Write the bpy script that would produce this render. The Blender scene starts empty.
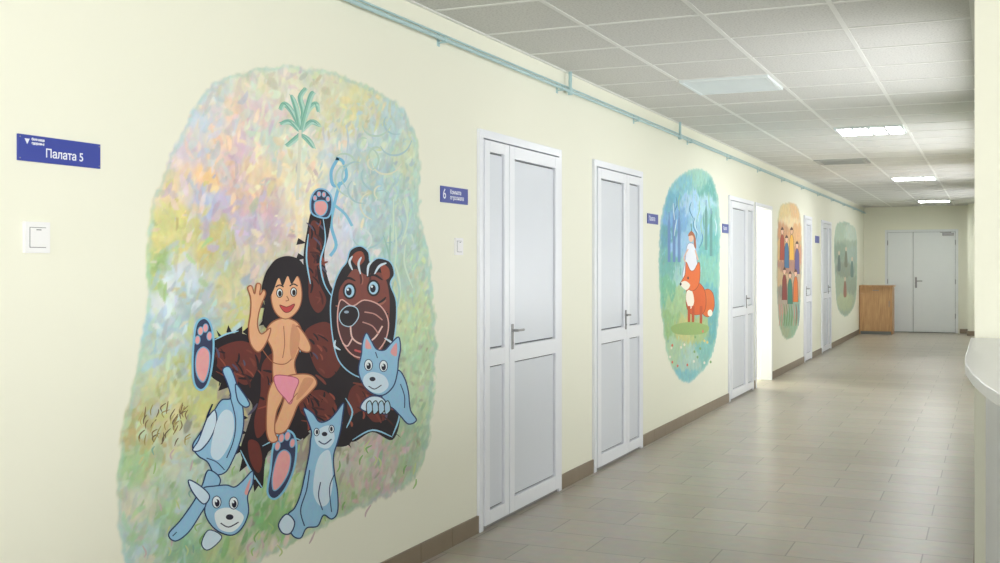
import bpy, math, random
import numpy as np
from mathutils import Vector, noise, Matrix

random.seed(7)
# ------------------------------------------------------------------ survey of the place
F = 1110.0; VX = 991.0; HY = 265.0
TH = math.atan(491.0/F); CT = math.cos(TH); ST = math.sin(TH)
H = 1.39; D0 = 2.44; K = D0*F/CT
ZC = 2.60; YE = 24.4; XW = -D0; XR = -0.06; WT = 0.12

def WY(px):
    return (K/(VX-px) - D0*ST)/CT
def W(px, py):
    """survey point on the left wall -> (Y along corridor, Z height)"""
    D = K/(VX-px)
    return (D-D0*ST)/CT, H+(HY-py)*D/F

def lin(c):
    o = []
    for v in c[:3]:
        v = v/255.0
        o.append(v/12.92 if v <= .04045 else ((v+.055)/1.055)**2.4)
    return tuple(o)

# ------------------------------------------------------------------ materials
def new_mat(name):
    m = bpy.data.materials.new(name); m.use_nodes = True
    return m, m.node_tree, m.node_tree.nodes['Principled BSDF']

def simple(name, rgb, rough=.5, metal=0, var=.04, scale=6, bump=0, spec=.5):
    m, t, b = new_mat(name)
    n = t.nodes.new('ShaderNodeTexNoise'); n.inputs['Scale'].default_value = scale
    n.inputs['Detail'].default_value = 4
    g = t.nodes.new('ShaderNodeNewGeometry')
    t.links.new(g.outputs['Position'], n.inputs['Vector'])
    mx = t.nodes.new('ShaderNodeMix'); mx.data_type = 'RGBA'
    c = lin(rgb)
    mx.inputs[6].default_value = (*[v*(1-var) for v in c], 1)
    mx.inputs[7].default_value = (*[min(1, v*(1+var)) for v in c], 1)
    t.links.new(n.outputs['Fac'], mx.inputs[0])
    t.links.new(mx.outputs[2], b.inputs['Base Color'])
    b.inputs['Roughness'].default_value = rough
    b.inputs['Metallic'].default_value = metal
    b.inputs['Specular IOR Level'].default_value = spec
    if bump:
        bp = t.nodes.new('ShaderNodeBump'); bp.inputs['Strength'].default_value = bump
        bp.inputs['Distance'].default_value = .002
        n2 = t.nodes.new('ShaderNodeTexNoise'); n2.inputs['Scale'].default_value = 180
        t.links.new(g.outputs['Position'], n2.inputs['Vector'])
        t.links.new(n2.outputs['Fac'], bp.inputs['Height'])
        t.links.new(bp.outputs['Normal'], b.inputs['Normal'])
    return m

def emis(name, rgb, s):
    m, t, b = new_mat(name)
    b.inputs['Base Color'].default_value = (.9, .9, .9, 1)
    b.inputs['Emission Color'].default_value = (*rgb, 1)
    b.inputs['Emission Strength'].default_value = s
    return m

WALLC = (234, 234, 217)
M_wall = simple('wall_paint', WALLC, .6, var=.012, scale=1.5, bump=.04, spec=.3)
M_white = simple('white_pvc', (232, 235, 241), .3, var=.01)
M_panel = simple('pvc_panel', (213, 218, 226), .28, var=.01)
M_gask_shade = simple('gasket_gap_shade', (100, 103, 107), .6)  # gasket grey, dark so it also paints the overlap shadows on the doors
M_metal = simple('satin_metal', (150, 150, 150), .4, metal=.5)
M_edoor = simple('painted_steel_door', (228, 232, 232), .4, var=.01)
M_tbar = simple('ceiling_t_bar', (226, 227, 222), .5)
M_blue = simple('navy_sign_plastic', (50, 66, 156), .35)
M_txt = simple('sign_print_white', (235, 238, 245), .5)
M_sw = simple('white_switch_plastic', (236, 236, 236), .3)
M_pipe = simple('blue_green_pipe_paint', (172, 201, 203), .4)
M_slat = simple('lamp_louvre_white', (226, 234, 234), .4)
M_dark = simple('vent_dark', (120, 122, 118), .6)
M_desk = simple('white_laminate', (232, 233, 236), .3, var=.01)
M_desk2 = simple('pale_grey_laminate', (218, 221, 226), .35, var=.01)
M_lamp = emis('lamp_diffuser', (.96, .98, 1), 38)
M_frame = simple('window_frame_white', (235, 235, 235), .4)

# ceiling tile: speckled mineral fibre
M_ceil, t, b = new_mat('mineral_fibre_tile')
g = t.nodes.new('ShaderNodeNewGeometry')
n = t.nodes.new('ShaderNodeTexNoise'); n.inputs['Scale'].default_value = 90; n.inputs['Detail'].default_value = 5
t.links.new(g.outputs['Position'], n.inputs['Vector'])
r = t.nodes.new('ShaderNodeValToRGB')
r.color_ramp.elements[0].position = .33; r.color_ramp.elements[0].color = (*lin((190, 190, 185)), 1)
r.color_ramp.elements[1].position = .52; r.color_ramp.elements[1].color = (*lin((210, 210, 205)), 1)
t.links.new(n.outputs['Fac'], r.inputs[0]); t.links.new(r.outputs[0], b.inputs['Base Color'])
b.inputs['Roughness'].default_value = .9

# floor tile
M_floor, t, b = new_mat('ceramic_floor_tile')
g = t.nodes.new('ShaderNodeNewGeometry')
br = t.nodes.new('ShaderNodeTexBrick')
br.inputs['Scale'].default_value = 1
br.inputs['Brick Width'].default_value = .6; br.inputs['Row Height'].default_value = .3
br.inputs['Mortar Size'].default_value = .004; br.inputs['Mortar Smooth'].default_value = .3
br.offset = .5
br.inputs['Color1'].default_value = (*lin((160, 152, 138)), 1)
br.inputs['Color2'].default_value = (*lin((172, 164, 150)), 1)
br.inputs['Mortar'].default_value = (*lin((126, 119, 107)), 1)
t.links.new(g.outputs['Position'], br.inputs['Vector'])
n = t.nodes.new('ShaderNodeTexNoise'); n.inputs['Scale'].default_value = 14; n.inputs['Detail'].default_value = 6
t.links.new(g.outputs['Position'], n.inputs['Vector'])
mx = t.nodes.new('ShaderNodeMix'); mx.data_type = 'RGBA'; mx.blend_type = 'OVERLAY'
mx.inputs[0].default_value = .2
t.links.new(br.outputs['Color'], mx.inputs[6]); t.links.new(n.outputs['Color'], mx.inputs[7])
hs = t.nodes.new('ShaderNodeHueSaturation'); hs.inputs['Saturation'].default_value = .95
t.links.new(mx.outputs[2], hs.inputs['Color'])
t.links.new(hs.outputs[0], b.inputs['Base Color'])
b.inputs['Roughness'].default_value = .30
bp = t.nodes.new('ShaderNodeBump'); bp.inputs['Strength'].default_value = .2; bp.inputs['Distance'].default_value = .002
bp.invert = True
t.links.new(br.outputs['Fac'], bp.inputs['Height']); t.links.new(bp.outputs['Normal'], b.inputs['Normal'])

M_base = simple('baseboard_tile', (128, 113, 93), .35, var=.12, scale=9)
M_grout = simple('baseboard_grout', (92, 84, 72), .8)

# wood
M_wood, t, b = new_mat('beech_laminate')
g = t.nodes.new('ShaderNodeNewGeometry')
mp = t.nodes.new('ShaderNodeMapping'); mp.inputs['Scale'].default_value = (12, 12, 1.2)
t.links.new(g.outputs['Position'], mp.inputs['Vector'])
n = t.nodes.new('ShaderNodeTexNoise'); n.inputs['Scale'].default_value = 3; n.inputs['Detail'].default_value = 6
t.links.new(mp.outputs[0], n.inputs['Vector'])
r = t.nodes.new('ShaderNodeValToRGB')
r.color_ramp.elements[0].position = .3; r.color_ramp.elements[0].color = (*lin((180, 136, 92)), 1)
r.color_ramp.elements[1].position = .7; r.color_ramp.elements[1].color = (*lin((206, 166, 118)), 1)
t.links.new(n.outputs['Fac'], r.inputs[0]); t.links.new(r.outputs[0], b.inputs['Base Color'])
b.inputs['Roughness'].default_value = .4

# mural paint : colour attribute, alpha = paint coverage over the wall paint
M_mural, t, b = new_mat('mural_paint')
at = t.nodes.new('ShaderNodeAttribute'); at.attribute_name = 'Col'
g = t.nodes.new('ShaderNodeNewGeometry')
n = t.nodes.new('ShaderNodeTexNoise'); n.inputs['Scale'].default_value = 26; n.inputs['Detail'].default_value = 9
n.inputs['Distortion'].default_value = 1.4; n.inputs['Roughness'].default_value = .68
t.links.new(g.outputs['Position'], n.inputs['Vector'])
ov = t.nodes.new('ShaderNodeMix'); ov.data_type = 'RGBA'; ov.blend_type = 'OVERLAY'; ov.inputs[0].default_value = .24
t.links.new(at.outputs['Color'], ov.inputs[6]); t.links.new(n.outputs['Color'], ov.inputs[7])
mx = t.nodes.new('ShaderNodeMix'); mx.data_type = 'RGBA'
mx.inputs[6].default_value = (*lin(WALLC), 1)
t.links.new(ov.outputs[2], mx.inputs[7]); t.links.new(at.outputs['Alpha'], mx.inputs[0])
t.links.new(mx.outputs[2], b.inputs['Base Color'])
b.inputs['Roughness'].default_value = .6; b.inputs['Specular IOR Level'].default_value = .3

# ------------------------------------------------------------------ mesh builder
class MB:
    def __init__(s): s.v = []; s.f = []; s.m = []
    def box(s, x0, x1, y0, y1, z0, z1, m=0):
        if x0 > x1: x0, x1 = x1, x0
        if y0 > y1: y0, y1 = y1, y0
        if z0 > z1: z0, z1 = z1, z0
        k = len(s.v)
        s.v += [(x0,y0,z0),(x1,y0,z0),(x1,y1,z0),(x0,y1,z0),(x0,y0,z1),(x1,y0,z1),(x1,y1,z1),(x0,y1,z1)]
        for q in [(3,2,1,0),(4,5,6,7),(0,1,5,4),(1,2,6,5),(2,3,7,6),(3,0,4,7)]:
            s.f.append(tuple(k+i for i in q)); s.m.append(m)
    def cyl(s, a, b_, r, m=0, n=14, r2=None):
        a = Vector(a); b_ = Vector(b_); r2 = r if r2 is None else r2
        z = (b_-a).normalized(); x = z.orthogonal().normalized(); y = z.cross(x)
        k = len(s.v)
        for p, rr in ((a, r), (b_, r2)):
            for i in range(n):
                an = 2*math.pi*i/n
                s.v.append(tuple(p+(x*math.cos(an)+y*math.sin(an))*rr))
        for i in range(n):
            j = (i+1) % n
            s.f.append((k+i, k+j, k+n+j, k+n+i)); s.m.append(m)
        s.f.append(tuple(k+n-1-i for i in range(n))); s.m.append(m)
        s.f.append(tuple(k+n+i for i in range(n))); s.m.append(m)
    def prism(s, pts, z0, z1, m=0):
        k = len(s.v); n = len(pts)
        s.v += [(p[0], p[1], z0) for p in pts]+[(p[0], p[1], z1) for p in pts]
        for i in range(n):
            j = (i+1) % n
            s.f.append((k+i, k+j, k+n+j, k+n+i)); s.m.append(m)
        s.f.append(tuple(k+n-1-i for i in range(n))); s.m.append(m)
        s.f.append(tuple(k+n+i for i in range(n))); s.m.append(m)
    def build(s, name, mats, bevel=0, smooth=False):
        me = bpy.data.meshes.new(name); me.from_pydata(s.v, [], s.f)
        for mm in mats: me.materials.append(mm)
        me.polygons.foreach_set('material_index', s.m)
        if smooth:
            me.polygons.foreach_set('use_smooth', [True]*len(s.f))
        me.update()
        o = bpy.data.objects.new(name, me); bpy.context.collection.objects.link(o)
        if bevel:
            bv = o.modifiers.new('bevel', 'BEVEL'); bv.width = bevel; bv.segments = 2; bv.limit_method = 'ANGLE'
        return o

# ------------------------------------------------------------------ room shell
doors = [(5.22, 6.42), (7.04, 8.17), (WY(728), WY(752.5)), (WY(754.5), WY(771)), (WY(803.5), WY(811)), (WY(821), WY(830.5))]
ZD = 2.10
mb = MB()
prev = -4.0
for (a, c) in doors:
    mb.box(XW-WT, XW, prev, a, 0, ZC); mb.box(XW-WT, XW, a, c, ZD, ZC); prev = c
mb.box(XW-WT, XW, prev, YE, 0, ZC)
wall_left = mb.build('wall_left', [M_wall])

EX0, EX1 = -2.02, -.61
mb = MB()
mb.box(XW-WT, EX0, YE, YE+.15, 0, ZC); mb.box(EX1, XR+.2, YE, YE+.15, 0, ZC); mb.box(EX0, EX1, YE, YE+.15, 2.12, ZC)
mb.box(-.42, XR, YE-.7, YE, 0, ZC)
mb.build('wall_end', [M_wall])

WZ0, WZ1 = .8, 2.35
fill_cw = [(6.0, 8.2), (10.2, 12.4), (14.6, 16.8), (19.2, 21.4)]  # made-up windows in the unseen right wall, added to brighten ceiling and left wall
mb = MB(); prev = 4.82
for a, c in fill_cw:
    mb.box(XR, XR+.2, prev, a, 0, ZC); mb.box(XR, XR+.2, a, c, 0, WZ0); mb.box(XR, XR+.2, a, c, WZ1, ZC); prev = c
mb.box(XR, XR+.2, prev, YE, 0, ZC); mb.box(XR+.2, 3.7, 4.82, 5.02, 0, ZC)
mb.build('wall_right', [M_wall])
# lobby window walls
mb = MB(); X1 = 3.5
mb.box(X1, X1+.2, -4, 4.82, 0, WZ0); mb.box(X1, X1+.2, -4, 4.82, WZ1, ZC)
for a, c in ((-4, -3.2), (-1.4, -.8), (1.0, 1.6), (3.4, 4.82)): mb.box(X1, X1+.2, a, c, WZ0, WZ1)
mb.build('wall_lobby_side', [M_wall])
mb = MB()
mb.box(XW-WT, X1, -4.2, -4, 0, WZ0); mb.box(XW-WT, X1, -4.2, -4, WZ1, ZC)
for a, c in ((XW-WT, -2.0), (.2, .8), (3.0, X1)): mb.box(a, c, -4.2, -4, WZ0, WZ1)
mb.build('wall_back', [M_wall])
def area(name, loc, rot, sx, sy, e, col=(1, 1, 1)):
    l = bpy.data.lights.new(name, 'AREA'); l.shape = 'RECTANGLE'; l.size = sx; l.size_y = sy; l.energy = e; l.color = col
    o = bpy.data.objects.new(name, l); o.location = loc; o.rotation_euler = rot
    bpy.context.collection.objects.link(o); return o
wi = 0
def window(axis, a, c, p):
    global wi; wi += 1
    mb = MB(); z0, z1 = WZ0, WZ1; w = .06
    def bx(u0, u1, z0_, z1_):
        if axis == 'x': mb.box(p+.05, p+.12, u0, u1, z0_, z1_)
        else: mb.box(u0, u1, p-.12, p-.05, z0_, z1_)
    bx(a, a+w, z0, z1); bx(c-w, c, z0, z1); bx(a+w, c-w, z0, z0+w); bx(a+w, c-w, z1-w, z1)
    bx((a+c)/2-.04, (a+c)/2+.04, z0+w, z1-w)
    mb.build('window_%d' % wi, [M_frame], .004)
DC = (.975, .98, 1)
for a, c in ((-3.2, -1.4), (-.8, 1.0), (1.6, 3.4)):
    window('x', a, c, X1)
    area('daylight_side_%d' % wi, (X1+.5, (a+c)/2, 1.5), (0, math.radians(100), 0), 1.6, c-a, 122, DC)
for a, c in ((-2.0, .2), (.8, 3.0)):
    window('y', a, c, -4)
    area('daylight_back_%d' % wi, ((a+c)/2, -4.5, 1.45), (math.radians(106), 0, 0), c-a, 1.6, 155, DC)
for i, (a, c) in enumerate(fill_cw):
    window('x', a, c, XR)
    area('added_fill_corridor_%d' % wi, (XR+.55, (a+c)/2, 1.35), (0, math.radians(114), 0), 1.5, c-a, (64, 62, 56, 50)[i], DC)  # added fill lamps tilted up at the ceiling through the invented corridor windows

mb = MB(); mb.box(XW-4, X1+.2, -4.2, YE+.15, -.1, 0); mb.build('floor', [M_floor])
# ceiling with T bars
mb = MB(); mb.box(XW-4, X1+.2, -4.2, YE+.15, ZC, ZC+.1, 0)
xs = [-1.28+.6*k for k in range(-1, 9)]
for x in xs:
    if XW < x < X1:
        mb.box(x-.012, x+.012, -4, 4.82 if x > XR else YE, ZC-.003, ZC-.0002, 1)
y = 10.1-.6*23
while y < YE:
    mb.box(XW, X1 if y < 4.8 else XR, y-.012, y+.012, ZC-.0034, ZC-.0001, 1); y += .6
mb.box(XW, XW+.02, -4, YE, ZC-.006, ZC, 1)
mb.build('ceiling', [M_ceil, M_tbar])

# side room behind the open doorway
mb = MB(); a, c = doors[3]
mb.box(-5.6, XW-WT, 12.5, 12.6, 0, ZC); mb.box(-5.6, XW-WT, 16.4, 16.5, 0, ZC); mb.box(-5.7, -5.6, 12.5, 16.5, 0, ZC)
mb.build('wall_side_room', [M_wall])
area('ward_daylight', (-5.4, 14.6, 1.5), (0, math.radians(-90), 0), 1.6, 2.5, 330, (1, .985, .93))

# baseboards
def segs(lo, hi, holes):
    out = []; p = lo
    for a, c in holes:
        if a > p: out.append((p, a))
        p = c
    if hi > p: out.append((p, hi))
    return out
mb = MB()
for a, c in segs(-4, YE, doors):
    mb.box(XW, XW+.008, a, c, 0, .088, 1)
    y = a
    while y < c-.01:
        e = min(y+.33, c); mb.box(XW+.001, XW+.012, y+.0015, e-.0015, 0, .09, 0); y = e
mb.build('baseboard_left', [M_base, M_grout])
mb = MB(); mb.box(XW+.012, EX0-.03, YE-.012, YE, 0, .09); mb.box(EX1+.03, -.42, YE-.012, YE, 0, .09)
mb.box(-.432, XR-.012, YE-.712, YE-.7, 0, .09); mb.box(-.432, -.42, YE-.7, YE-.012, 0, .09)
mb.build('baseboard_end', [M_base])
mb = MB(); mb.box(XR-.012, XR, 4.82, YE-.712, 0, .09); mb.build('baseboard_right', [M_base])

# ------------------------------------------------------------------ PVC doors
def handle(mb, y, z, x, d, m):
    mb.box(x, x+.006, y-.013, y+.013, z-.075, z+.065, m)
    mb.cyl((x, y, z+.03), (x+.04, y, z+.03), .007, m)
    mb.cyl((x+.036, y-d*.006, z+.03), (x+.036, y+d*.085, z+.03), .0065, m)
    mb.cyl((x+.005, y, z-.04), (x+.010, y, z-.04), .007, m)
def leaf(mb, y0, y1, z0, z1, x, st=.075, split=True):
    xb, xf = x-.045, x+.018
    mb.box(xb, xf, y0, y0+st, z0, z1, 0); mb.box(xb, xf, y1-st, y1, z0, z1, 0)
    mb.box(xb, xf, y0+st, y1-st, z0, z0+st*1.2, 0); mb.box(xb, xf, y0+st, y1-st, z1-st, z1, 0)
    zm = .90
    mb.box(xb, xf, y0+st, y1-st, zm-.045, zm+.045, 0)
    for a, c in ((z0+st*1.2, zm-.045), (zm+.045, z1-st)):
        mb.box(xb+.02, xf-.020, y0+st, y1-st, a, c, 2)
        e = .008
        mb.box(xb+.022, xf-.012, y0+st+e, y1-st-e, a+e, c-e, 1)
def pvc_door(name, y0, y1, frac, hside, panels=2):
    mb = MB(); x = XW
    fr = .045
    mb.box(x-.07, x+.018, y0+.001, y0+fr, 0, ZD-.001, 0); mb.box(x-.07, x+.018, y1-fr, y1-.001, 0, ZD-.001, 0)
    mb.box(x-.07, x+.018, y0+fr, y1-fr, ZD-fr, ZD-.001, 0)
    mb.box(x-.07, x+.004, y0+fr, y1-fr, 0, .018, 3)
    mb.box(x-.065, x-.045, y0+fr, y1-fr, .018, ZD-fr, 2)
    g_ = .008
    if frac is None:
        leaf(mb, y0+fr+g_, y1-fr-g_, .024, ZD-fr-g_, x+.006); hy = y0+fr+.05 if hside < 0 else y1-fr-.05
        handle(mb, hy, 1.02, x+.024, -hside*1, 3)
    else:
        ym = y0+(y1-y0)*frac
        leaf(mb, y0+fr+g_, ym-g_/2, .024, ZD-fr-g_, x+.006, .07 if frac > .5 else .06)
        leaf(mb, ym+g_/2, y1-fr-g_, .024, ZD-fr-g_, x+.006, .07 if frac < .5 else .06)
        if frac < .5: handle(mb, ym+.035, 1.0, x+.024, 1, 3)
        else: handle(mb, ym-.035, 1.0, x+.024, -1, 3)
    return mb.build(name, [M_white, M_panel, M_gask_shade, M_metal], .0025)
pvc_door('door_1', *doors[0], .31, 1)
pvc_door('door_2', *doors[1], .62, 1)
pvc_door('door_3', *doors[2], .66, 1)
pvc_door('door_5', *doors[4], None, -1)
pvc_door('door_6', *doors[5], .62, 1)
# open doorway : frame plus leaf swung into the ward
mb = MB(); a, c = doors[3]; x = XW
for q in ((a+.001, a+.045), (c-.045, c-.001)): mb.box(x-WT, x+.018, q[0], q[1], 0, ZD-.001, 0)
mb.box(x-WT, x+.018, a+.045, c-.045, ZD-.045, ZD-.001, 0)
yl = c-.05
mb.box(x-WT-.9, x-WT-.01, yl, yl+.05, .02, ZD-.05, 0)
mb.box(x-WT-.82, x-WT-.09, yl-.004, yl, .98, ZD-.13, 1); mb.box(x-WT-.82, x-WT-.09, yl-.004, yl, .12, .86, 1)
mb.cyl((x-WT-.85, yl, 1.03), (x-WT-.85, yl-.05, 1.03), .009, 3); mb.cyl((x-WT-.85, yl-.045, 1.03), (x-WT-.74, yl-.045, 1.03), .009, 3)
mb.build('door_4', [M_white, M_panel, M_gask_shade, M_metal], .0025)

# end double door
mb = MB(); z1 = 2.12; y = YE
mb.box(EX0+.001, EX0+.05, y-.015, y+.08, 0, z1-.001, 0); mb.box(EX1-.05, EX1-.001, y-.015, y+.08, 0, z1-.001, 0)
mb.box(EX0+.05, EX1-.05, y-.015, y+.08, z1-.05, z1-.001, 0)
xm = -1.47
mb.box(EX0+.05, EX1-.05, y+.05, y+.07, 0, z1-.05, 1)
mb.box(EX0+.055, xm-.004, y-.005, y+.05, .012, z1-.055, 0); mb.box(xm+.004, EX1-.055, y-.005, y+.05, .012, z1-.055, 0)
mb.box(xm+.035, xm+.075, y-.013, y-.005, .92, 1.14, 2)
mb.cyl((xm+.055, y-.01, 1.06), (xm+.055, y-.06, 1.06), .011, 2); mb.cyl((xm+.055, y-.055, 1.06), (xm+.18, y-.055, 1.06), .011, 2)
mb.box(EX1-.3, EX1-.08, y-.055, y-.005, z1-.13, z1-.075, 2)
mb.box(EX1-.34, EX1-.14, y-.075, y-.06, z1-.07, z1-.055, 2); mb.box(EX1-.16, EX1-.13, y-.075, y-.03, z1-.09, z1-.055, 2)
for q in (.3, 1.0, 1.8):
    mb.cyl((EX0+.052, y-.012, q), (EX0+.052, y-.012, q+.1), .009, 2); mb.cyl((EX1-.052, y-.012, q), (EX1-.052, y-.012, q+.1), .009, 2)
mb.build('door_7', [M_edoor, M_gask_shade, M_metal], .003)

# ------------------------------------------------------------------ wooden cabinet
mb = MB(); x0, x1, y0, y1, h = XW+.01, -1.80, YE-1.0, YE-.45, .98
mb.box(x0, x0+.02, y0, y1, 0, h-.03, 0); mb.box(x1-.02, x1, y0, y1, 0, h-.03, 0)
mb.box(x0+.02, x1-.02, y1-.01, y1, 0, h-.03, 0)
mb.box(x0+.02, x1-.02, y0+.03, y0+.045, 0, .06, 1)
mb.box(x0+.02, x1-.02, y0+.018, y0+.034, .065, h-.16, 0)
mb.box(x0+.02, x1-.02, y0+.018, y0+.034, h-.155, h-.035, 0)
mb.box(x0+.02, x1-.02, y0+.04, y1-.01, .05, .07, 0)
pts = []
for i in range(9):
    an = -math.pi/2+i*math.pi/16
    pts.append((x1-.06+.08*math.cos(an), y0+.06+.08*math.sin(an)))
mb.prism([(x0, y0-.02)]+pts+[(x1+.02, y1), (x0, y1)], h-.03, h, 0)
mb.cyl(((x0+x1)/2-.06, y0+.002, h-.1), ((x0+x1)/2+.06, y0+.002, h-.1), .006, 2)
mb.cyl((x1-.06, y0+.002, .55), (x1-.06, y0+.002, .67), .006, 2)
for q in (-.055, .055): mb.cyl(((x0+x1)/2+q, y0+.002, h-.1), ((x0+x1)/2+q, y0+.02, h-.1), .004, 2)
for q in (.555, .665): mb.cyl((x1-.06, y0+.002, q), (x1-.06, y0+.02, q), .004, 2)
mb.build('wooden_cabinet', [M_wood, M_dark, M_metal], .003)

# ------------------------------------------------------------------ reception desk
mb = MB()
def arc(off):
    return [(-.075+off, 4.81), (-.075+off, 3.75), (-.068+off, 3.5), (-.045+off, 3.2), (-.01+off, 2.9), (.05+off, 2.55), (.15+off, 2.15), (.30+off, 1.75), (.52+off, 1.4), (.82+off, 1.1)]
out = arc(0); inn = [(p[0]+.42, p[1]+(.0 if i < 4 else .05*(i-3))) for i, p in enumerate(out)]
mb.prism(out+inn[::-1], 1.07, 1.10, 0)
o2 = arc(.06); i2 = [(p[0]+.04, p[1]) for p in o2]
mb.prism(o2+i2[::-1], .07, 1.07, 1)
o3 = arc(.09); i3 = [(p[0]+.02, p[1]) for p in o3]
mb.prism(o3+i3[::-1], 0, .07, 2)
mb.prism([(p[0]+.11, p[1]) for p in out]+[(p[0]+.75, p[1]) for p in out][::-1], .74, .765, 0)
mb.box(.62, .66, 1.5, 4.8, 0, .74, 1)
mb.build('reception_desk', [M_desk, M_desk2, M_dark], .003)

# ------------------------------------------------------------------ ceiling lamps and vents
def lamp(y, name='ceiling_light', on=True, x0=-1.28):
    mb = MB(); x1 = x0+.6; a, c = y-.3, y+.3; zt = ZC-.004
    e = .014; f_ = .034
    mb.box(x0+e, x0+f_, a+e, c-e, zt-.016, ZC, 0); mb.box(x1-f_, x1-e, a+e, c-e, zt-.016, ZC, 0)
    mb.box(x0+f_, x1-f_, a+e, a+f_, zt-.016, ZC, 0); mb.box(x0+f_, x1-f_, c-f_, c-e, zt-.016, ZC, 0)
    if on:
        mb.box(x0+f_, x1-f_, a+f_, c-f_, zt-.010, ZC, 1)
        for k in range(1, 4):
            xx = x0+f_+(.532)*k/4; mb.box(xx-.012, xx+.012, a+f_, c-f_, zt-.015, zt-.010, 0)
    else:
        mb.box(x0+f_, x1-f_, a+f_, c-f_, zt-.004, ZC, 1)
        for k in range(1, 12):
            yy = a+f_+.532*k/12
            mb.box(x0+f_, x1-f_, yy-.008, yy+.004, zt-.014, zt-.004, 0)
    return mb.build(name, [M_slat, M_lamp if on else M_sw], 0)
for y in (10.4, 16.4, 22.4): lamp(y)
lamp(7.4, 'ceiling_light', False, -1.88)
def vent(y, x0=-1.88):
    mb = MB(); x1 = x0+.6; zt = ZC-.004
    mb.box(x0+.06, x1-.06, y-.24, y+.24, zt-.004, ZC, 1)
    for (a, c, d, e) in ((x0+.014, x1-.014, y-.286, y-.24), (x0+.014, x1-.014, y+.24, y+.286), (x0+.014, x0+.06, y-.24, y+.24), (x1-.06, x1-.014, y-.24, y+.24)):
        mb.box(a, c, d, e, zt-.014, ZC, 0)
    for k in range(1, 7):
        yy = y-.24+.48*k/7; mb.box(x0+.06, x1-.06, yy-.007, yy+.007, zt-.010, zt-.004, 0)
    mb.build('ceiling_vent', [simple('vent_grille_grey', (168, 170, 166), .5), M_dark])
vent(13.4)

# ------------------------------------------------------------------ pipe along the wall
mb = MB(); zp = 2.475; xp = XW+.035
mb.cyl((xp, -4, zp), (xp, YE-.01, zp), .0095, 0)
mb.cyl((XW+.012, -4, zp+.03), (XW+.012, YE-.01, zp+.03), .005, 0)
for px in (565, 676):
    yy = WY(px); mb.cyl((xp, yy, zp-.02), (xp, yy, ZC-.002), .0105, 0)
    mb.cyl((xp, yy, zp-.022), (xp, yy, zp+.022), .015, 0)
    mb.cyl((xp, yy-.03, zp), (xp, yy+.03, zp), .014, 0)
y = WY(438)-3*1.6
while y < YE-.3:
    mb.box(XW, xp+.012, y-.008, y+.008, zp-.016, zp-.010, 0); mb.box(XW, XW+.004, y-.012, y+.012, zp-.03, zp+.04, 0)
    mb.cyl((xp, y-.012, zp), (xp, y+.012, zp), .013, 0); y += 1.6
mb.build('wall_pipe', [M_pipe])

# ------------------------------------------------------------------ signs
def sign(px0, px1, yt, yb, texts):
    y0, y1 = WY(px0), WY(px1); pm = (px0+px1)/2
    zt = W(pm, yt)[1]; zb = W(pm, yb)[1]
    mb = MB(); mb.box(XW, XW+.006, y0, y1, zb, zt, 0)
    for (fy, fz) in ((.02, .1), (.98, .1), (.02, .9), (.98, .9)):
        mb.cyl((XW+.006, y0+(y1-y0)*fy, zb+(zt-zb)*fz), (XW+.0075, y0+(y1-y0)*fy, zb+(zt-zb)*fz), .0022, 1, 8)
    o = mb.build('door_name_sign', [M_blue, M_metal], .001)
    for (s, fy, fz, size) in texts:
        cu = bpy.data.curves.new('lettering', 'FONT'); cu.body = s; cu.size = size
        cu.align_x = 'LEFT'; cu.align_y = 'CENTER'; cu.extrude = .0003; cu.offset = .0004
        cu.materials.append(M_txt)
        to = bpy.data.objects.new('lettering', cu); bpy.context.collection.objects.link(to)
        to.location = (XW+.0066, y0+(y1-y0)*fy, zb+(zt-zb)*fz)
        to.rotation_euler = (math.radians(90), 0, math.radians(90)); to.parent = o
    return o
sign(16.5, 99, 139, 164.5, [('Палата 5', .31, .36, .034), ('▼', .07, .74, .018), ('больница', .15, .85, .010), ('здоровья', .15, .70, .010)])
sign(440, 467, 187.5, 203.5, [('6', .06, .5, .07), ('Комната', .32, .68, .030), ('персонала', .32, .34, .030)])
sign(647, 657.5, 214, 224, [('Палата', .12, .5, .05)])
sign(722, 728, 224, 233, [('Палата', .1, .5, .05)])
sign(815, 819, 236, 243, [])

def switch(px0, px1, yt, yb):
    y0, y1 = WY(px0), WY(px1); zt = W((px0+px1)/2, yt)[1]; zb = W((px0+px1)/2, yb)[1]
    mb = MB(); w = y1-y0
    mb.box(XW, XW+.010, y0, y1, zb, zt, 0)
    mb.box(XW+.010, XW+.0105, y0+w*.17, y1-w*.17, zb+(zt-zb)*.17, zt-(zt-zb)*.17, 1)
    mb.box(XW+.0105, XW+.014, y0+w*.19, y1-w*.19, zb+(zt-zb)*.19, zt-(zt-zb)*.19, 0)
    mb.box(XW+.014, XW+.0145, y0+w*.4, y1-w*.4, zt-(zt-zb)*.27, zt-(zt-zb)*.24, 1)
    mb.build('light_switch', [M_sw, M_gask_shade], .0015)
switch(22.5, 47.5, 222, 253)
switch(454, 461.5, 238, 255)

# ------------------------------------------------------------------ murals
def cat(pts, n=6, closed=True):
    P = [np.array(p, float) for p in pts]; m = len(P); out = []
    rng = range(m) if closed else range(m-1)
    for i in rng:
        if closed: p0, p1, p2, p3 = P[i-1], P[i], P[(i+1) % m], P[(i+2) % m]
        else: p0, p1, p2, p3 = P[max(i-1, 0)], P[i], P[i+1], P[min(i+2, m-1)]
        for k in range(n):
            t_ = k/n
            out.append(.5*((2*p1)+(-p0+p2)*t_+(2*p0-5*p1+4*p2-p3)*t_*t_+(-p0+3*p1-3*p2+p3)*t_**3))
    if not closed: out.append(P[-1])
    return out

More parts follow.
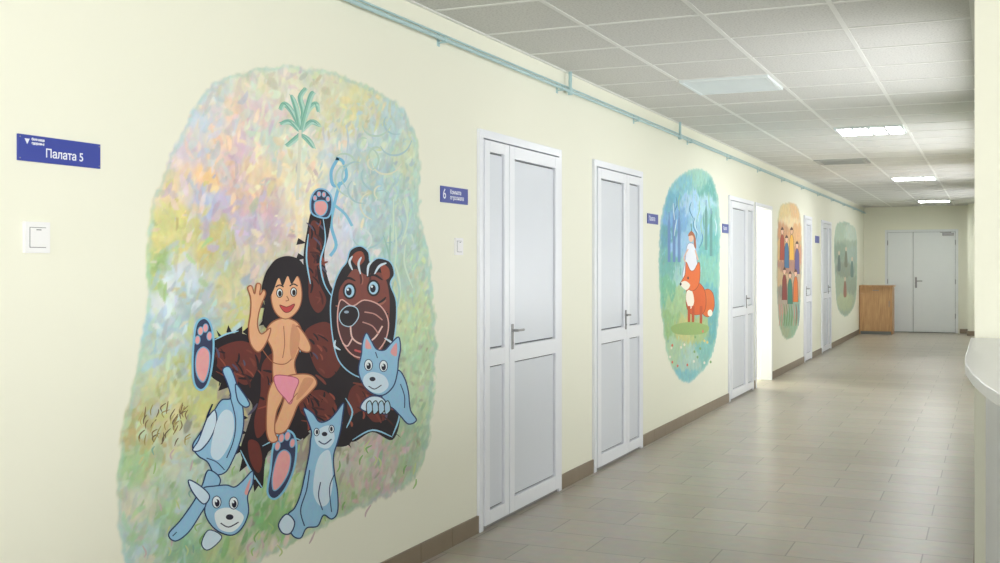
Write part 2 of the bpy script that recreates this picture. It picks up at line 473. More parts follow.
LAYER = 4e-6
class Mural:
    """flat painting on the wall: a fine washed background (vertex colours) plus
    crisp painted shapes lying microns above it"""
    def __init__(s, outline, blobs, step, feather, nd, lmin, lmax, var):
        s.v = []; s.f = []; s.c = []; s.x = XW+.0006
        s.poly = np.array(cat(outline, 5)); s.blobs = blobs
        ymin = WY(s.poly[:, 0].min()-8); ymax = WY(s.poly[:, 0].max()+8)
        zz = [W(p[0], p[1])[1] for p in s.poly]; zmin, zmax = min(zz)-.05, max(zz)+.05
        ny = int((ymax-ymin)/step)+1; nz = int((zmax-zmin)/step)+1
        YY, ZZ = np.meshgrid(np.linspace(ymin, ymax, ny), np.linspace(zmin, zmax, nz))
        D = YY*CT+D0*ST; PX = VX-K/D; PY = HY-(ZZ-H)*F/D
        wx = np.zeros_like(PX); wy = np.zeros_like(PX); wn = np.zeros_like(PX); wm = np.zeros_like(PX)
        fq = 5
        for i in range(nz):
            for j in range(ny):
                q = Vector((YY[i, j]*fq, ZZ[i, j]*fq, 3.1))
                wx[i, j] = noise.noise(q)+.6*noise.noise(q*3.1); wy[i, j] = noise.noise(q+Vector((9, 4, 7)))+.6*noise.noise(q*2.9+Vector((5, 1, 2)))
                wn[i, j] = noise.noise(q*3)+.7*noise.noise(q*8)
                wm[i, j] = noise.noise(q*2.2+Vector((3, 8, 1)))+.8*noise.noise(q*5+Vector((1, 2, 9)))
        C = s.color(PX+wx*feather*2.2, PY+wy*feather*2.2)
        sd0 = s.sdist(PX, PY)
        # brush dabs laid into the wash
        scale = (F/D.mean())
        for _ in range(nd):
            cy, cz = random.uniform(ymin, ymax), random.uniform(zmin, zmax)
            l_ = random.uniform(lmin, lmax)/scale; w_ = l_*random.uniform(.22, .5); a = random.gauss(.6, .7)
            R = l_
            i0, i1 = int((cz-R-zmin)/(zmax-zmin)*(nz-1)), int((cz+R-zmin)/(zmax-zmin)*(nz-1))+2
            j0, j1 = int((cy-R-ymin)/(ymax-ymin)*(ny-1)), int((cy+R-ymin)/(ymax-ymin)*(ny-1))+2
            i0 = max(i0, 0); j0 = max(j0, 0)
            if i0 >= i1 or j0 >= j1: continue
            yy = YY[i0:i1, j0:j1]-cy; zz_ = ZZ[i0:i1, j0:j1]-cz
            if yy.size == 0: continue
            u = yy*math.cos(a)+zz_*math.sin(a); v_ = -yy*math.sin(a)+zz_*math.cos(a)
            v_ = v_+u*u/l_*random.uniform(-.6, .6)
            m_ = np.clip(2.6-2.6*((u/(l_*.6))**2+(v_/(w_*.6))**2), 0, 1)*random.uniform(.45, .95)
            Dc = cy*CT+D0*ST; px_, py_ = VX-K/Dc, HY-(cz-H)*F/Dc
            c = s.color(np.array([px_+random.gauss(0, lmax*1.15)]), np.array([py_+random.gauss(0, lmax*1.15)]))[0]
            c = np.clip(c*(1+random.uniform(-var, var))*np.array([1+random.uniform(-var, var)*.5 for _ in range(3)]), 0, .93)
            C[i0:i1, j0:j1] = C[i0:i1, j0:j1]*(1-m_[..., None])+c*m_[..., None]
        C = C*(1+.10*wn[..., None])
        C[..., 0] *= 1+.07*wm; C[..., 2] *= 1-.08*wm
        C = np.clip(C, .01, .93)
        sd = sd0+wn*feather*.35
        A_ = np.clip((sd+feather*.15)/(feather*.28), 0, 1)
        rim = np.exp(-((sd-feather*.22)/(feather*.28))**2)*.45
        C = C*(1-rim[..., None])+rim[..., None]*np.array(lin((176, 212, 202)))
        idx = {}
        for i in range(nz-1):
            for j in range(ny-1):
                if max(A_[i, j], A_[i+1, j], A_[i, j+1], A_[i+1, j+1]) > 0:
                    fs = []
                    for (a, c_) in ((i, j), (i, j+1), (i+1, j+1), (i+1, j)):
                        if (a, c_) not in idx:
                            idx[(a, c_)] = len(s.v); s.v.append((XW+.0005, YY[a, c_], ZZ[a, c_])); s.c.append((*C[a, c_], A_[a, c_]))
                        fs.append(idx[(a, c_)])
                    s.f.append(tuple(fs))
    def color(s, PX, PY):
        num = np.zeros(PX.shape+(3,)); den = np.zeros(PX.shape)+1e-9
        for (x, y, r_, c) in s.blobs:
            w = np.exp(-((PX-x)**2+(PY-y)**2)/(r_*r_*.42))+1e-6
            num += w[..., None]*np.array(lin(c)); den += w
        return (num/den[..., None])*.95+.05*np.array(lin((235, 238, 228)))
    def sdist(s, PX, PY):
        P = s.poly; Q = np.roll(P, -1, 0); best = np.full(PX.shape, 1e9); ins = np.zeros(PX.shape, bool)
        for a, b_ in zip(P, Q):
            d = b_-a; L = d.dot(d)+1e-12
            t_ = np.clip(((PX-a[0])*d[0]+(PY-a[1])*d[1])/L, 0, 1)
            best = np.minimum(best, np.hypot(PX-a[0]-t_*d[0], PY-a[1]-t_*d[1]))
            if a[1] != b_[1]:
                cr = ((a[1] > PY) != (b_[1] > PY)) & (PX < (b_[0]-a[0])*(PY-a[1])/(b_[1]-a[1])+a[0])
                ins ^= cr
        return np.where(ins, best, -best)
    def face(s, pts, col, alpha=1.0):
        s.x += LAYER; k = len(s.v); ar = 0
        q = [W(p[0], p[1]) for p in pts]
        for i in range(len(q)): ar += q[i-1][0]*q[i][1]-q[i][0]*q[i-1][1]
        if ar < 0: q = q[::-1]
        cc = lin(col)
        for p in q: s.v.append((s.x, p[0], p[1])); s.c.append((*cc, alpha))
        s.f.append(tuple(range(k, k+len(q))))
    def poly_(s, pts, col, out=None, ow=1.2, smooth=True, n=6):
        pp = cat(pts, n) if smooth else [np.array(p, float) for p in pts]
        s.face(pp, col)
        if out is not None: s.stroke(pts, out, ow, closed=True, smooth=smooth)
    def stroke(s, pts, col, w=1.5, closed=False, smooth=True, taper=False):
        pp = cat(pts, 5, closed) if smooth else [np.array(p, float) for p in pts]
        n_ = len(pp); s.x += LAYER; L = []; R = []
        for i, p in enumerate(pp):
            a = pp[i-1] if (i > 0 or closed) else p; b_ = pp[(i+1) % n_] if (i < n_-1 or closed) else p
            d = b_-a; d = d/(np.hypot(*d)+1e-9); nn = np.array((-d[1], d[0]))
            ww = w/2*(math.sin(math.pi*min(max((i+.3)/n_, .08), .95))**.6 if taper else 1)
            L.append(p+nn*ww); R.append(p-nn*ww)
        k = len(s.v); cc = lin(col)
        for l_, r_ in zip(L, R):
            for p in (l_, r_):
                q = W(p[0], p[1]); s.v.append((s.x, q[0], q[1])); s.c.append((*cc, 1))
        m = n_ if closed else n_-1
        for i in range(m):
            j = (i+1) % n_; s.f.append((k+2*i, k+2*i+1, k+2*j+1, k+2*j))
    def ell(s, x, y, rx, ry, col, rot=0, out=None, ow=1):
        pts = []
        for i in range(10):
            a = 2*math.pi*i/10; u, v_ = rx*math.cos(a), ry*math.sin(a); cr, sr = math.cos(rot), math.sin(rot)
            pts.append((x+u*cr-v_*sr, y+u*sr+v_*cr))
        s.poly_(pts, col, out, ow, n=3)
    def build(s):
        me = bpy.data.meshes.new('wall_mural'); me.from_pydata(s.v, [], s.f)
        ca = me.attributes.new('Col', 'FLOAT_COLOR', 'POINT')
        ca.data.foreach_set('color', np.array(s.c, dtype=np.float32).ravel())
        me.materials.append(M_mural); me.update()
        o = bpy.data.objects.new('wall_mural', me); bpy.context.collection.objects.link(o); return o

# ---- mural A : boy, bear and wolf cubs
outA = [(212,84),(240,72),(270,66),(300,67),(335,72),(372,88),(398,106),(414,130),(420,170),(419,210),(428,250),(433,300),(436,345),(434,385),(430,425),(423,460),(405,486),(370,503),(335,520),(300,540),(268,556),(235,575),(190,590),(140,590),(122,545),(117,490),(121,440),(130,390),(141,345),(148,300),(147,250),(151,210),(166,165),(184,128),(198,100)]
bl = [(220,95,28,(212,214,208)),(250,85,25,(222,220,200)),(200,120,25,(200,212,224)),(225,125,24,(240,214,186)),(255,115,24,(226,204,206)),(190,155,24,(220,204,214)),
(215,165,24,(242,206,148)),(245,155,24,(214,190,206)),(270,140,22,(202,218,204)),(180,190,24,(232,212,178)),(205,205,22,(186,194,224)),(235,200,26,(204,184,206)),(255,190,20,(232,196,158)),(270,175,22,(236,220,182)),
(300,90,24,(225,226,204)),(330,95,25,(214,216,188)),(355,115,24,(220,216,162)),(385,125,24,(186,210,212)),(300,140,22,(232,232,212)),(300,180,22,(238,232,202)),(330,150,20,(222,222,218)),(360,155,24,(182,205,206)),
(400,150,22,(203,215,186)),(350,190,24,(194,212,217)),(385,190,24,(168,200,204)),(410,190,20,(190,214,198)),(345,225,20,(213,214,225)),(385,230,26,(178,204,204)),(410,240,22,(176,208,192)),(300,215,22,(240,225,188)),
(270,215,24,(206,180,192)),(240,235,24,(194,188,206)),(205,240,26,(202,192,124)),(170,235,26,(216,212,140)),(165,265,20,(158,192,124)),(195,270,20,(204,216,228)),(225,265,22,(188,196,150)),(255,255,22,(206,198,174)),(235,295,22,(220,212,170)),
(205,300,22,(168,190,192)),(175,300,22,(217,226,228)),(160,330,22,(166,200,218)),(185,335,22,(182,204,208)),(240,320,20,(200,202,132)),(155,360,22,(193,210,188)),(180,380,24,(190,196,132)),(150,395,22,(200,207,162)),(210,400,24,(200,202,132)),
(145,430,22,(192,178,122)),(175,425,24,(206,202,150)),(135,465,24,(168,200,148)),(165,465,26,(200,212,190)),(195,450,24,(194,206,196)),(140,505,24,(206,206,188)),(165,510,24,(158,194,138)),(195,495,24,(188,212,200)),(150,550,26,(182,205,201)),
(190,560,28,(148,190,148)),(230,555,24,(178,201,150)),(265,520,24,(122,178,112)),(260,545,22,(215,200,190)),(290,510,22,(170,197,138)),(300,530,18,(200,206,168)),(350,495,22,(172,190,148)),(345,460,22,(195,196,180)),(380,470,24,(206,174,180)),(405,465,20,(168,190,148)),
(410,430,22,(160,191,160)),(425,390,22,(193,216,178)),(420,350,22,(182,210,172)),(415,310,22,(200,216,168)),(410,275,22,(178,205,190)),(330,260,22,(215,213,216)),(250,470,22,(188,205,180)),(330,390,40,(150,150,130)),(270,400,40,(150,140,130))]
A = Mural(outA, bl, .0062, 9, 5200, 5, 20, .14)
BLK = (32, 25, 32); MAR = (104, 48, 42); MAR2 = (146, 74, 58); BL = (146, 192, 222); BLL = (206, 226, 240); BLD = (38, 60, 106); PK = (226, 160, 160); SK = (226, 172, 132); SKD = (158, 94, 66); WH = (228, 238, 242)
for pts in ([(300,130),(303,112),(300,97),(306,88)],[(300,130),(292,112),(284,104),(280,110)],[(300,130),(308,110),(316,104),(318,112)],[(300,130),(296,108),(291,95)],[(300,132),(290,122),(280,124)],[(300,132),(311,122),(320,126)],[(301,131),(310,98),(314,92)],[(300,134),(294,140),(286,146)],[(300,134),(308,140),(314,148)]):
    A.stroke(pts, (142, 192, 174), 5.5, taper=True); A.stroke([(p[0]+1.5, p[1]+1) for p in pts], (178, 214, 200), 2.2, taper=True); A.stroke([(p[0]-1.5, p[1]-1) for p in pts], (116, 172, 154), 1.1, taper=True)
A.stroke([(300,130),(299,160),(297,200)], (218, 218, 198), 3)
A.stroke([(338,158),(331,172),(334,186),(346,178),(343,162),(336,158)], (120, 184, 216), 3.2)
A.stroke([(340,182),(334,205),(331,225),(336,245),(330,256)], (120, 184, 216), 3.2); A.stroke([(334,205),(345,214),(352,226)], (130, 190, 216), 2.8)
A.stroke([(345,165),(348,140),(346,125)], (190, 206, 215), 1.5)
for k in range(20):
    cx, cy, rr = random.uniform(345, 402), random.uniform(110, 245), random.uniform(8, 22)
    a0 = random.uniform(0, 6)
    A.stroke([(cx+rr*math.cos(a0+q*.5)*(1-q*.08), cy+rr*math.sin(a0+q*.5)*(1-q*.08)) for q in range(6)], random.choice([(166,198,202),(208,222,220),(182,206,192),(216,218,196)]), 2.0, taper=True)
for k in range(12):
    x_ = 398+random.uniform(-16, 16); y_ = random.uniform(190, 300); A.stroke([(x_, y_),(x_+random.uniform(-5,6), y_+20),(x_+random.uniform(-3,8), y_+44)], random.choice([(166,202,198),(204,222,204),(158,194,182)]), 1.9, taper=True)
for k in range(44):
    x_, y_ = random.uniform(134, 188), random.uniform(412, 446)
    A.stroke([(x_, y_),(x_+random.uniform(-2,3), y_-5),(x_+random.uniform(1,6), y_-random.uniform(8,13))], random.choice([(132,112,74),(158,146,88),(112,98,74),(184,172,110)]), 1.3, taper=True)
for k in range(70):
    x_, y_ = random.uniform(135, 420), random.uniform(450, 560)
    if y_ > 575-(x_-235)*.42: continue
    A.stroke([(x_, y_),(x_+random.uniform(-2,3), y_-5),(x_+random.uniform(-4,6), y_-random.uniform(7,13))], random.choice([(134,176,112),(160,194,128),(192,206,150),(198,180,180),(138,178,160)]), 1.8, taper=True)

# bear body masses
A.poly_([(313,208),(330,210),(329,232),(324,256),(330,285),(345,305),(352,335),(350,370),(346,400),(352,440),(333,446),(312,430),(300,440),(268,452),(262,488),(250,470),(240,452),(246,430),(252,405),(238,392),(222,384),(208,372),(206,345),(222,336),(240,333),(262,340),(285,335),(300,318),(306,290),(303,262),(306,235)], BLK, n=5)
A.poly_([(345,372),(378,372),(396,392),(400,418),(392,440),(372,432),(352,442),(338,428),(340,395)], BLK)
for (x_, y_, dx_, dy_) in [(222,338,-6,-8),(230,334,-2,-9),(238,334,4,-8),(246,334,3,-8),(254,338,-2,-9),(246,400,-10,6),(244,415,-9,8),(243,430,-10,7),(241,446,-8,10),(246,460,-7,12),(256,480,-2,12),(302,240,-6,5),(302,255,-7,6),(303,270,-6,8),(345,440,6,8),(352,438,8,6),(394,432,7,6),(398,412,8,2),(306,430,-3,10),(318,436,2,9),(235,388,-6,8),(225,384,-7,7)]:
    A.poly_([(x_-4, y_-2),(x_+dx_, y_+dy_),(x_+4, y_+3)], BLK, smooth=False)
A.poly_([(311,222),(319,226),(316,250),(318,280),(326,300),(318,313),(309,300),(308,270),(307,248)], MAR)
A.poly_([(222,346),(242,341),(260,351),(256,371),(246,385),(232,377),(217,367),(215,354)], MAR)
A.poly_([(262,364),(275,353),(271,380),(275,402),(267,427),(257,438),(254,420),(260,395)], MAR)
A.poly_([(305,331),(326,322),(339,339),(341,363),(329,378),(317,371),(309,352)], MAR)
A.poly_([(301,396),(322,390),(335,403),(337,424),(324,429),(309,419),(300,411)], MAR)
A.poly_([(353,386),(372,383),(385,397),(387,417),(374,422),(362,411),(350,416),(347,402)], MAR)
A.poly_([(248,441),(258,443),(262,461),(258,473),(250,461)], MAR)
for k in range(150):
    reg = random.choice([(214,344,44,36),(255,360,20,75),(304,326,40,50),(300,390,40,36),(346,382,44,40),(306,220,14,80)])
    x_, y_ = reg[0]+random.random()*reg[2], reg[1]+random.random()*reg[3]
    l_ = random.uniform(6, 15); a = random.gauss(1.0, .5)
    A.stroke([(x_, y_),(x_+l_*.5*math.cos(a)+1, y_+l_*.5*math.sin(a)),(x_+l_*math.cos(a), y_+l_*math.sin(a))], random.choice([BLK, BLK, MAR2, (122, 60, 50), (72, 34, 34), (84, 78, 100)]), random.uniform(1.3, 2.8), taper=True)
for pts in ([(322,214),(325,240),(320,262),(324,284),(334,300)],[(345,398),(352,412),(346,428)],[(300,318),(296,340),(300,352)],[(352,440),(372,430),(392,437)],[(262,446),(284,436),(300,440)],[(214,340),(226,334),(238,331)],[(240,450),(250,470),(262,488)],[(334,340),(346,352),(350,372)],[(308,234),(306,258),(310,284)],[(396,396),(399,416),(392,436)]):
    A.stroke(pts, (150, 200, 226), 1.7, taper=True)
# raised paw
A.poly_([(312,214),(310,202),(313,193),(318,189),(325,190),(331,197),(331,210),(326,218)], (48, 54, 84), (130,186,220), 1.6)
A.poly_([(315,212),(314,204),(317,201),(324,201),(327,206),(325,213),(320,216)], PK, (120,180,214), 1.2)
for (x_, y_) in ((314.5,198),(318.5,194),(323.5,194.5),(327.5,199)): A.ell(x_, y_, 1.8, 2.5, PK, 0, (120,180,214), .8)
# soles
A.poly_([(194,334),(197,322),(204,318),(210,324),(213,340),(212,362),(208,382),(201,390),(194,384),(192,364)], (52, 60, 92), (130,190,220), 2)
A.poly_([(197,352),(203,347),(209,353),(208,370),(203,382),(197,376),(195,364)], PK, (120,170,205), 1.2)
for (x_, y_) in ((197,340),(200,331),(205,328),(209,336)): A.ell(x_, y_, 2.6, 4.2, PK, .1, (120,170,205), .9)
A.poly_([(276,436),(284,430),(293,434),(296,448),(293,470),(284,490),(274,499),(267,492),(270,470),(272,450)], (52, 60, 92), (130,190,220), 2)
A.poly_([(277,456),(284,450),(290,456),(288,472),(280,486),(273,490),(272,476)], PK, (120,170,205), 1.2)
for (x_, y_) in ((277,446),(281,438),(287,436),(292,443)): A.ell(x_, y_, 2.6, 4.4, PK, .2, (120,170,205), .9)
# bear head
A.poly_([(346,262),(350,250),(360,246),(368,252),(370,262),(378,258),(390,262),(394,274),(390,284),(396,302),(395,330),(390,352),(380,368),(368,378),(352,374),(338,360),(332,336),(330,306),(334,284),(340,270)], BLK, (150,200,226), 1.3)
A.poly_([(345,280),(354,269),(366,275),(381,273),(388,289),(389,315),(385,341),(374,359),(359,360),(345,349),(339,330),(338,305),(339,290)], (126, 68, 60))
for k in range(26):
    a = random.uniform(0, 6.283); r0 = random.uniform(26, 32); cx, cy = 363, 316
    x_, y_ = cx+math.cos(a)*r0*.9, cy+math.sin(a)*r0*1.5
    A.stroke([(x_, y_),(x_-math.cos(a)*5+1, y_-math.sin(a)*8),(x_-math.cos(a)*9, y_-math.sin(a)*13)], random.choice([BLK, (150, 92, 80), (160, 100, 86), (80,42,44)]), random.uniform(1.4, 2.6), taper=True)
A.poly_([(351,258),(356,252),(362,252),(364,260),(357,266)], MAR2); A.poly_([(380,264),(388,268),(389,277),(383,279)], MAR2)
A.poly_([(340,300),(352,306),(364,300),(380,306),(388,322),(384,342),(370,356),(354,356),(342,342),(337,322)], (84, 48, 50), (214,170,160), 1.3)
A.poly_([(340,312),(347,306),(356,308),(358,317),(351,326),(343,325),(339,319)], BLK, (170,200,216), 1); A.ell(346, 312, 2.4, 1.4, (150,170,190))
A.stroke([(350,326),(352,338),(362,344),(374,338),(382,326)], (224,190,180), 1.6); A.stroke([(352,338),(347,346),(342,343)], (224,190,180), 1.4)
A.stroke([(364,312),(374,314),(382,320)], (190,140,132), 1.3); A.stroke([(362,322),(372,326),(378,334)], (190,140,132), 1.3)
A.stroke([(354,350),(364,352),(374,347)], (200,90,90), 2)
for (x_, y_) in ((349,291),(373,288)):
    A.ell(x_, y_, 6.6, 8.4, BLK); A.ell(x_, y_, 4.8, 6.4, (170, 208, 230)); A.ell(x_-.6, y_+.5, 2.8, 4, (20, 20, 40)); A.ell(x_-1.6, y_-1.4, 1.0, 1.2, WH)
A.stroke([(341,282),(348,278),(355,281)], BLK, 2.4, taper=True); A.stroke([(366,277),(374,275),(382,280)], BLK, 2.4, taper=True)
for pts in ([(352,270),(349,262),(352,256)],[(360,274),(358,264),(361,257)],[(367,276),(368,266),(373,260)],[(374,274),(379,266),(386,263)],[(384,338),(392,344),(386,350)],[(380,350),(388,358),(380,361)],[(340,350),(334,346),(335,340)]):
    A.stroke(pts, (200, 218, 230), 2.4, taper=True)
def outp(pts, c, w=1.3): A.poly_(pts, c, BLD, w)
# cub held by the bear
outp([(384,378),(397,370),(404,378),(408,392),(410,410),(416,420),(408,424),(400,416),(392,408),(382,402)], BL)
outp([(372,396),(382,398),(388,408),(384,414),(376,410),(368,412),(360,408),(364,400)], BLL)
outp([(361,354),(362,342),(366,333),(371,341),(376,349),(384,350),(390,344),(398,337),(400,348),(398,360),(397,372),(393,386),(383,395),(371,393),(362,383),(358,370)], BL)
A.poly_([(365,348),(366,339),(371,348)], PK); A.poly_([(390,352),(396,343),(396,356)], PK)
A.poly_([(364,376),(372,372),(384,376),(388,386),(380,393),(370,391),(363,384)], BLL)
for (x_, y_) in ((368,365),(383,366)): A.ell(x_, y_, 4, 5.6, WH, 0, BLD, .8); A.ell(x_+.2, y_+1, 2.2, 3.4, (30, 30, 50)); A.ell(x_-.6, y_-.6, .9, 1.1, WH)
A.ell(372, 379, 3, 2.2, (40, 40, 60)); A.stroke([(368,386),(374,389),(381,385)], (60,60,90), 1)
A.stroke([(400,384),(404,396),(404,408)], BLD, 1); A.stroke([(375,352),(377,358)], BLD, 1)
for k in range(4):
    A.poly_([(366+k*6, 404),(370+k*6, 401),(372+k*6, 410),(367+k*6, 414)], (170, 206, 228), BLK, 1)
# tumbling cub, left
outp([(230,398),(227,384),(222,370),(229,367),(235,380),(238,394),(242,406),(243,425),(239,443),(233,458),(225,472),(214,474),(207,462),(198,456),(192,446),(199,434),(207,422),(214,410),(221,400)], BL)
outp([(214,410),(206,418),(212,404),(204,424),(198,440),(192,450),(200,450),(210,438),(216,422)], BLL)
A.poly_([(216,422),(224,410),(232,414),(233,432),(226,450),(217,460),(210,452)], BLL)
A.stroke([(230,398),(235,420),(233,440),(226,458)], BLD, 1.1); A.stroke([(206,458),(216,462),(224,470)], BLD, 1)
outp([(235,384),(242,392),(249,404),(244,407),(237,400)], BL)
outp([(208,470),(202,484),(194,500),(180,520),(168,534),(175,541),(188,532),(200,514),(210,498),(220,480)], BL)
A.stroke([(172,536),(176,532)], BLD, 1)
outp([(208,496),(203,488),(214,486),(226,485),(234,487),(242,481),(252,471),(252,484),(247,496),(248,512),(242,527),(232,535),(219,532),(209,523),(204,510)], BL)
outp([(209,496),(200,486),(188,480),(192,492),(203,504)], BLL); A.poly_([(244,492),(250,478),(247,494)], PK)
A.poly_([(214,514),(222,508),(234,509),(243,516),(239,526),(230,532),(218,528)], WH)
for (x_, y_) in ((216,502),(233,503)): A.ell(x_, y_, 4.4, 6, WH, 0, BLD, .9); A.ell(x_+.6, y_+1, 2.4, 3.8, (25, 25, 50)); A.ell(x_-.4, y_-1, 1, 1.2, WH)
A.ell(229, 517, 3.8, 2.8, (40, 40, 60)); A.stroke([(220,523),(228,527),(238,522)], (50,50,80), 1.2)
A.poly_([(208,530),(201,543),(206,550),(215,545),(221,536)], BLL, BLD, 1)
# standing cub, looking up
outp([(311,432),(307,420),(303,408),(312,413),(319,422),(328,420),(335,413),(343,403),(342,416),(340,430),(337,442),(333,456),(334,474),(337,492),(337,512),(331,519),(323,515),(317,526),(306,528),(300,538),(291,534),(287,516),(294,508),(300,494),(305,472),(309,452),(310,440)], BL)
A.poly_([(319,456),(328,450),(331,462),(332,484),(328,502),(320,506),(313,494),(314,473)], BLL)
A.poly_([(314,436),(320,428),(330,426),(334,438),(328,448),(318,446)], BLL)
A.ell(316, 432, 2.6, 3.8, WH, 0, BLD, .8); A.ell(331, 429, 2.6, 3.8, WH, 0, BLD, .8); A.ell(316.4, 432, 1.3, 2.4, (30,30,50)); A.ell(330.8, 429, 1.3, 2.4, (30,30,50)); A.ell(324, 434, 2.8, 2.2, (30,30,50))
A.stroke([(318,441),(324,444),(331,439)], BLD, 1.2); A.stroke([(309,470),(306,490),(300,510),(304,526)], BLD, 1.2); A.stroke([(322,510),(318,496),(320,482)], BLD, 1.1); A.stroke([(334,474),(329,488),(331,512)], BLD, 1)
outp([(286,514),(278,524),(282,533),(290,533),(294,522)], BLL)
# the boy
A.poly_([(268,268),(276,259),(288,256),(299,260),(305,270),(308,288),(306,306),(302,324),(296,330),(270,330),(262,322),(264,304),(261,290),(264,276)], BLK)
for pts in ([(264,318),(258,326),(266,324)],[(302,320),(310,326),(300,328)],[(306,300),(311,308),(303,310)],[(262,300),(257,308),(265,308)]): A.poly_(pts, BLK, smooth=False)
A.poly_([(272,322),(284,318),(296,322),(301,332),(300,346),(294,362),(296,374),(300,384),(276,388),(272,372),(272,352),(267,340),(266,330)], SK, SKD, 1.3)
A.poly_([(284,378),(300,374),(312,376),(316,384),(308,394),(298,404),(292,418),(286,430),(278,434),(272,430),(276,420),(282,404),(284,394)], SK, SKD, 1.3)
A.poly_([(274,380),(284,384),(282,398),(276,412),(274,430),(277,440),(270,442),(266,432),(266,410),(268,392)], SK, SKD, 1.3)
A.poly_([(274,376),(288,376),(298,380),(294,392),(290,404),(284,398),(276,388)], (232, 150, 170), (180,90,110), 1)
A.poly_([(270,328),(266,342),(258,352),(250,344),(248,328),(250,312),(250,298),(247,288),(251,286),(254,294),(256,284),(260,285),(259,295),(263,290),(265,294),(261,304),(258,314),(257,326),(261,334)], SK, SKD, 1.3)
A.poly_([(296,326),(304,334),(310,346),(308,352),(300,350),(296,342)], SK, SKD, 1.3)
A.stroke([(262,350),(272,362),(284,364),(292,358)], SKD, 1); A.stroke([(283,326),(284,344),(282,358)], SKD, .8); A.stroke([(288,404),(296,394),(306,386)], SKD, .8)
A.poly_([(292,324),(299,333),(298,346),(292,360),(289,346)], (208,148,112)); A.poly_([(304,378),(313,380),(305,392),(296,400),(298,390)], (208,148,112))
A.poly_([(271,286),(275,276),(286,271),(297,276),(301,290),(300,304),(294,314),(285,319),(276,314),(271,302)], SK, SKD, 1)
A.poly_([(269,296),(268,276),(277,264),(290,261),(302,270),(306,294),(301,284),(297,276),(291,284),(287,276),(282,286),(278,278),(273,290)], BLK)
for (x_, y_) in ((279,293),(293,292)): A.ell(x_, y_, 3, 4.3, WH, 0, (40,26,26), .9); A.ell(x_+.3, y_+.5, 1.8, 3, (40, 24, 24))
A.stroke([(275,287),(279,285),(283,287)], BLK, 1.3); A.stroke([(289,286),(293,284),(297,286)], BLK, 1.3)
A.stroke([(286,296),(288,300),(285,301)], SKD, 1); A.poly_([(279,305),(286,307),(294,304),(290,311),(284,312)], (190, 70, 70), (120,40,40), .8)
A.build()

# ---- mural B : oval teal woodland with fox and little white figure
outB = [(664,205),(672,184),(686,172),(700,169),(712,178),(718,200),(720,235),(719,280),(718,325),(713,352),(703,370),(689,382),(677,376),(667,352),(661,310),(659,270),(660,232)]
bl = [(670,200,8,(100,172,194)),(682,185,8,(126,190,202)),(698,178,8,(150,200,186)),(710,190,8,(96,168,160)),(714,215,8,(126,186,180)),(705,205,8,(164,204,214)),(690,205,8,(160,200,228)),(676,220,8,(112,168,212)),(666,235,8,(90,160,176)),(680,245,8,(146,190,222)),(697,235,8,(136,186,212)),(712,245,8,(100,176,172)),(668,262,8,(104,174,166)),(682,272,8,(156,202,200)),(710,272,8,(124,188,170)),(664,290,8,(114,184,150)),(678,300,8,(164,198,146)),(712,300,8,(92,170,178)),(668,325,8,(146,186,126)),(684,330,8,(196,196,126)),(700,330,8,(160,188,130)),(714,330,8,(94,168,172)),(675,350,8,(170,202,166)),(690,360,8,(170,202,190)),(705,355,8,(124,186,178)),(688,376,7,(124,188,195))]
B = Mural(outB, bl, .012, 3.2, 1500, 2, 7, .15)
for (x_, a, c_) in ((669,216,262),(674,208,262),(679,214,262),(706,204,250),(711,212,256)):
    B.poly_([(x_-1.4,c_),(x_-1.4,a+8),(x_,a),(x_+1.4,a+8),(x_+1.4,c_)], (104,140,190) if x_ < 690 else (100,150,146), smooth=False)
    B.stroke([(x_, a-4),(x_, a+2)], (90,116,170), .7, smooth=False)
for k in range(18):
    x_ = random.uniform(664, 716); y_ = random.uniform(180, 236); B.stroke([(x_, y_),(x_+random.uniform(-2,2), y_+8),(x_+random.uniform(-3,3), y_+17)], random.choice([(90,150,140),(80,136,166),(150,190,160),(196,220,226)]), 1, taper=True)
B.poly_([(687,246),(691,243),(695,247),(697,262),(699,278),(683,279),(685,262)], (226,228,236), (140,150,184), .5)
B.ell(691, 238, 2.4, 4, (226,186,160)); B.poly_([(688,236),(691,231),(695,236),(696,248),(694,246),(693,236)], (170,96,60))
B.stroke([(688,249),(684,258),(687,264)], (222,180,155), 1.3); B.stroke([(695,250),(698,260)], (222,180,155), 1.3)
# fox
B.poly_([(700,296),(707,289),(713,294),(714,308),(708,317),(701,311)], (214,108,48), (140,60,34), .5); B.ell(710, 313, 2.4, 3.4, (238,230,214))
B.poly_([(688,284),(697,282),(704,289),(706,302),(703,313),(691,314),(686,303)], (212,96,42), (140,60,34), .5)
B.poly_([(687,291),(692,291),(694,302),(690,309),(686,300)], (240,232,216))
for x_ in (689, 693, 701): B.poly_([(x_-1.4,306),(x_+1.4,306),(x_+1.1,324),(x_-1.4,324)], (190,80,40), smooth=False)
B.poly_([(685,274),(686,262),(690,270),(694,270),(699,262),(700,275),(698,286),(692,291),(686,287),(680,285),(682,280)], (222,108,48), (140,60,34), .5)
B.poly_([(680,284),(685,281),(690,285),(686,290)], (242,234,220)); B.ell(680.6, 284, 1, 1.3, (30,30,40)); B.ell(688, 278, .8, 1.4, (30,30,40))
B.poly_([(672,326),(690,322),(708,326),(705,333),(688,335),(674,333)], (150,178,110))
for k in range(18):
    x_ = random.uniform(666, 712); y_ = random.uniform(330, 366); B.ell(x_, y_, 1.0, 1.4, random.choice([(220,120,96),(230,226,210),(224,204,120),(130,170,110)]))
B.build()

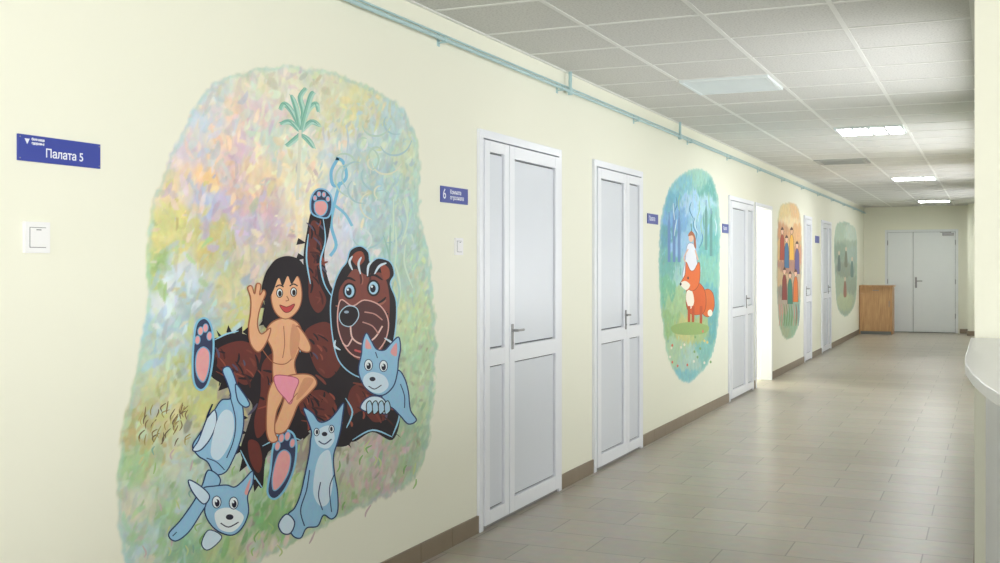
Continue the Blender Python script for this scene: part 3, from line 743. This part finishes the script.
# ---- mural C : market scene
outC = [(779,210),(786,203),(795,204),(800,214),(802,245),(801,285),(799,320),(794,335),(786,339),(780,328),(777,295),(777,245)]
bl = [(784,212,5,(226,204,146)),(794,212,5,(226,188,136)),(783,230,5,(206,150,104)),(795,232,5,(220,172,118)),(789,222,5,(235,214,170)),(783,250,5,(224,184,120)),(795,255,5,(196,140,106)),(788,265,5,(176,126,106)),(782,278,5,(206,176,130)),(796,280,5,(186,168,140)),(788,292,5,(150,140,124)),(782,305,5,(174,160,140)),(796,308,5,(140,172,150)),(788,322,5,(130,170,136)),(794,330,5,(150,182,150)),(784,330,5,(164,176,140))]
C = Mural(outC, bl, .022, 1.6, 500, 1.5, 4.5, .2)
for (x_, y_, c1, c2) in ((782.2,230,(176,74,50),(232,190,160)),(786.6,238,(70,116,156),(236,196,166)),(791.6,230,(236,184,76),(226,182,146)),(797,244,(96,90,140),(232,192,166)),(784.4,270,(140,62,54),(236,196,166)),(790,274,(70,130,110),(232,190,160)),(795.6,272,(220,120,56),(236,196,166))):
    C.poly_([(x_-2.5,y_+30),(x_-2,y_+10),(x_-1,y_+5),(x_+1,y_+5),(x_+2,y_+10),(x_+2.5,y_+30)], c1, (90,56,44), .35, smooth=False); C.ell(x_, y_+1, 1.5, 3.6, c2, 0, (100,64,50), .3); C.poly_([(x_-1.5,y_),(x_,y_-3.5),(x_+1.5,y_)], (84,50,40), smooth=False)
for k in range(9): C.stroke([(779+k*2.4, 304),(780+k*2.4, 314),(779+k*2.4, 326)], random.choice([(150,90,76),(206,150,136),(116,146,94),(104,144,160)]), .9, taper=True)
C.build()

# ---- mural D : pale green forest scene
outD = [(836,226),(842,222),(850,224),(856,232),(857,262),(856,295),(852,310),(844,316),(837,305),(835,275),(834,245)]
bl = [(840,232,4,(172,192,170)),(851,232,4,(190,204,188)),(840,252,4,(138,158,138)),(852,255,4,(158,176,164)),(845,270,4,(134,144,126)),(838,285,4,(158,174,146)),(853,285,4,(140,154,136)),(845,302,4,(174,186,148))]
E = Mural(outD, bl, .03, 1.2, 260, 1.2, 3.4, .2)
for (x_, y_, c1) in ((839,252,(104,118,112)),(846,248,(120,124,106)),(852,258,(104,128,122)),(845,278,(150,108,90))):
    E.poly_([(x_-1.4,y_+18),(x_-1.1,y_+6),(x_,y_+3),(x_+1.1,y_+6),(x_+1.4,y_+18)], c1); E.ell(x_, y_+1, .9, 2.2, (206,190,166))
E.build()

# ------------------------------------------------------------------ world, camera
w = bpy.data.worlds.new('World'); bpy.context.scene.world = w; w.use_nodes = True
sky = w.node_tree.nodes.new('ShaderNodeTexSky'); sky.sky_type = 'HOSEK_WILKIE'
w.node_tree.links.new(sky.outputs[0], w.node_tree.nodes['Background'].inputs[0])
w.node_tree.nodes['Background'].inputs[1].default_value = .6
cam = bpy.data.cameras.new('camera'); cam.sensor_width = 36; cam.lens = F*36/1000; cam.shift_y = -.0165; cam.clip_start = .05
co = bpy.data.objects.new('camera', cam); co.location = (0, 0, H); co.rotation_euler = (math.radians(90), 0, TH)
bpy.context.collection.objects.link(co); bpy.context.scene.camera = co
bpy.context.scene.view_settings.view_transform = 'Standard'
